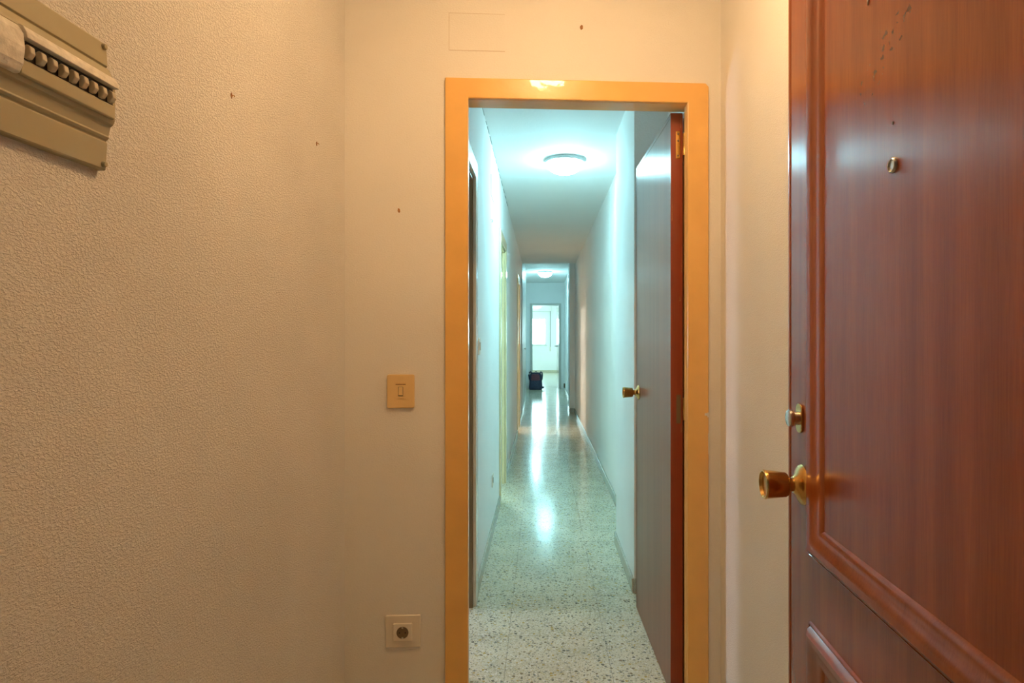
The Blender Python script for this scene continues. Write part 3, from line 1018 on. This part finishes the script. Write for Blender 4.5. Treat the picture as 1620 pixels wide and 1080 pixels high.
def dome_lamp(loc, r, col, s, label, group=None):
    e = empty('ceiling_lamp', loc)
    tag(e, label, 'lamp', group)
    obj('lamp_base', lathe(bmesh.new(), [(0, 0), (r * 1.00, 0), (r * 1.04, -0.004), (r * 1.05, -0.014), (r * 1.03, -0.024), (r * 0.96, -0.027), (0, -0.027)], 48), M_lampbase, parent=e, smooth=40)
    prof = [(0, -0.024)]
    for i in range(9):
        a = math.radians(90 * i / 8)
        prof.append((r * 0.97 * math.cos(a), -0.024 - 0.30 * r * 2 * math.sin(a)))
    prof = [(r * 0.97, -0.0262)] + prof[1:]
    prof[1] = (r * 0.985, -0.034)
    g = obj('glass_shade', lathe(bmesh.new(), prof, 48), glow('lit_opal_glass', col, s), parent=e, smooth=60)
    obj('finial', lathe(bmesh.new(), [(0, -0.022 - 0.60 * r), (0.006, -0.024 - 0.60 * r), (0.006, -0.032 - 0.60 * r), (0, -0.036 - 0.60 * r)], 16), M_steel, parent=e, smooth=40)
    for k in range(3):
        a = math.radians(100 + 120 * k)
        T = Matrix.Translation((r * 0.99 * math.cos(a), r * 0.99 * math.sin(a), -0.030))
        obj('clip', lathe(bmesh.new(), [(0, -0.012), (0.005, -0.012), (0.005, 0.008), (0, 0.008)], 10, T), M_steel, parent=e)
    return e


dome_lamp((0.16, 4.28, CE1), 0.130, CORRIDOR_LAMP, CORRIDOR_LAMP_S, 'lit dome ceiling lamp nearer the camera in the corridor', 'lit corridor ceiling lamps')
dome_lamp((0.07, 12.8, CE2), 0.150, CORRIDOR_LAMP, CORRIDOR_LAMP_S * 0.8, 'lit dome ceiling lamp at the far end of the corridor', 'lit corridor ceiling lamps')
dome_lamp((0.10, 1.29, CE1), 0.092, HALL_LAMP, HALL_LAMP_S, 'warm dome ceiling lamp above the entrance hall')
dome_lamp((-1.45, 7.15, CE1), 0.13, ROOM_B_LAMP, 420.0, 'lit dome ceiling lamp inside the second doorway room')
dome_lamp((-1.8, 8.4, CE1), 0.12, ROOM_C_LAMP, 330.0, 'warm dome ceiling lamp inside the third doorway room')
dome_lamp((-0.2, 18.4, CE2), 0.15, CORRIDOR_LAMP, 170.0, 'added unseen dome ceiling lamp brightening the far room')  # unseen lamp, added to brighten the far room walls

wl = empty('wall_lamp', (-2.0, 2.955, 1.25), math.radians(90))
tag(wl, 'lit globe lamp on the wall of the near side room', 'lamp')
obj('lamp_base', lathe(bmesh.new(), [(0, 0), (0.05, 0), (0.048, 0.015), (0.03, 0.022), (0.03, 0.04), (0, 0.04)], 32, AX_NEGY), M_steel, parent=wl, smooth=40)
T = Matrix.Translation((0, -0.115, 0))
obj('glass_globe', lathe(bmesh.new(), [(0.08 * math.sin(math.radians(15 * i)), -0.08 * math.cos(math.radians(15 * i))) if 0 < i < 12 else (0, -0.08 if i == 0 else 0.08) for i in range(13)], 32, T), glow('lit_white_globe', (0.80, 0.86, 1.0), SIDE_LAMP_S), parent=wl, smooth=60)

# ------------------------------------------------------------------ backpack by the far doorway
bp_ = empty('backpack', (-0.145, 15.02, 0.0), math.radians(-4))
tag(bp_, 'dark navy and maroon backpack on the floor by the far doorway', 'backpack')


def soft(bm, w, d, h, z0, ztop=None, k=3, nx=8, nz=10, taper=0.85, seed=1):
    """soft stuffed body"""
    rnd = random.Random(seed)
    rings = []
    for j in range(nz + 1):
        t = j / nz
        s = (1 - (1 - taper) * t) * (1 - 0.28 * max(0, (t - 0.85) / 0.15) ** 2) * (1 - 0.10 * max(0, (0.1 - t) / 0.1))
        ring = []
        for i in range(28):
            a = 2 * math.pi * i / 28
            c, sn = math.cos(a), math.sin(a)
            e = 0.45
            x = math.copysign(abs(c) ** e, c) * w / 2 * s * (1 + rnd.uniform(-0.03, 0.03))
            y = math.copysign(abs(sn) ** e, sn) * d / 2 * s * (1 + rnd.uniform(-0.04, 0.04))
            ring.append(bm.verts.new((x, y, z0 + h * t)))
        rings.append(ring)
    for r0, r1 in zip(rings, rings[1:]):
        for i in range(28):
            bm.faces.new((r0[i], r0[(i + 1) % 28], r1[(i + 1) % 28], r1[i]))
    bm.faces.new(rings[0][::-1])
    bm.faces.new(rings[-1])
    return bm


obj('pack_body', soft(bmesh.new(), 0.33, 0.17, 0.42, 0.0, seed=3), M_navy, parent=bp_, smooth=60)
b2 = soft(bmesh.new(), 0.24, 0.06, 0.19, 0.03, seed=5)
bmesh.ops.translate(b2, verts=b2.verts, vec=(-0.02, -0.10, 0))
obj('front_pocket', b2, M_navy, parent=bp_, smooth=60)
b2 = soft(bmesh.new(), 0.22, 0.04, 0.15, 0.23, seed=6)
bmesh.ops.translate(b2, verts=b2.verts, vec=(0.0, -0.082, 0))
p = obj('upper_pocket', b2, M_maroon, parent=bp_, smooth=60)
p['label'] = 'faded maroon upper pocket'
for s in (-1, 1):
    obj('shoulder_strap', tube(bmesh.new(), [(s * 0.10, 0.03, 0.39), (s * 0.125, 0.0, 0.435), (s * 0.155, -0.03, 0.42), (s * 0.165, -0.03, 0.36), (s * 0.15, 0.0, 0.24)], 0.016, 10), M_navy, parent=bp_, smooth=60)
obj('carry_loop', tube(bmesh.new(), [(-0.03, 0.0, 0.415), (-0.02, 0.0, 0.44), (0.02, 0.0, 0.44), (0.03, 0.0, 0.415)], 0.008, 8), M_navy, parent=bp_, smooth=60)
obj('side_buckle', B((0.15, 0.20, -0.03, 0.01, 0.03, 0.08)), M_navy, parent=bp_, bevel=0.01)
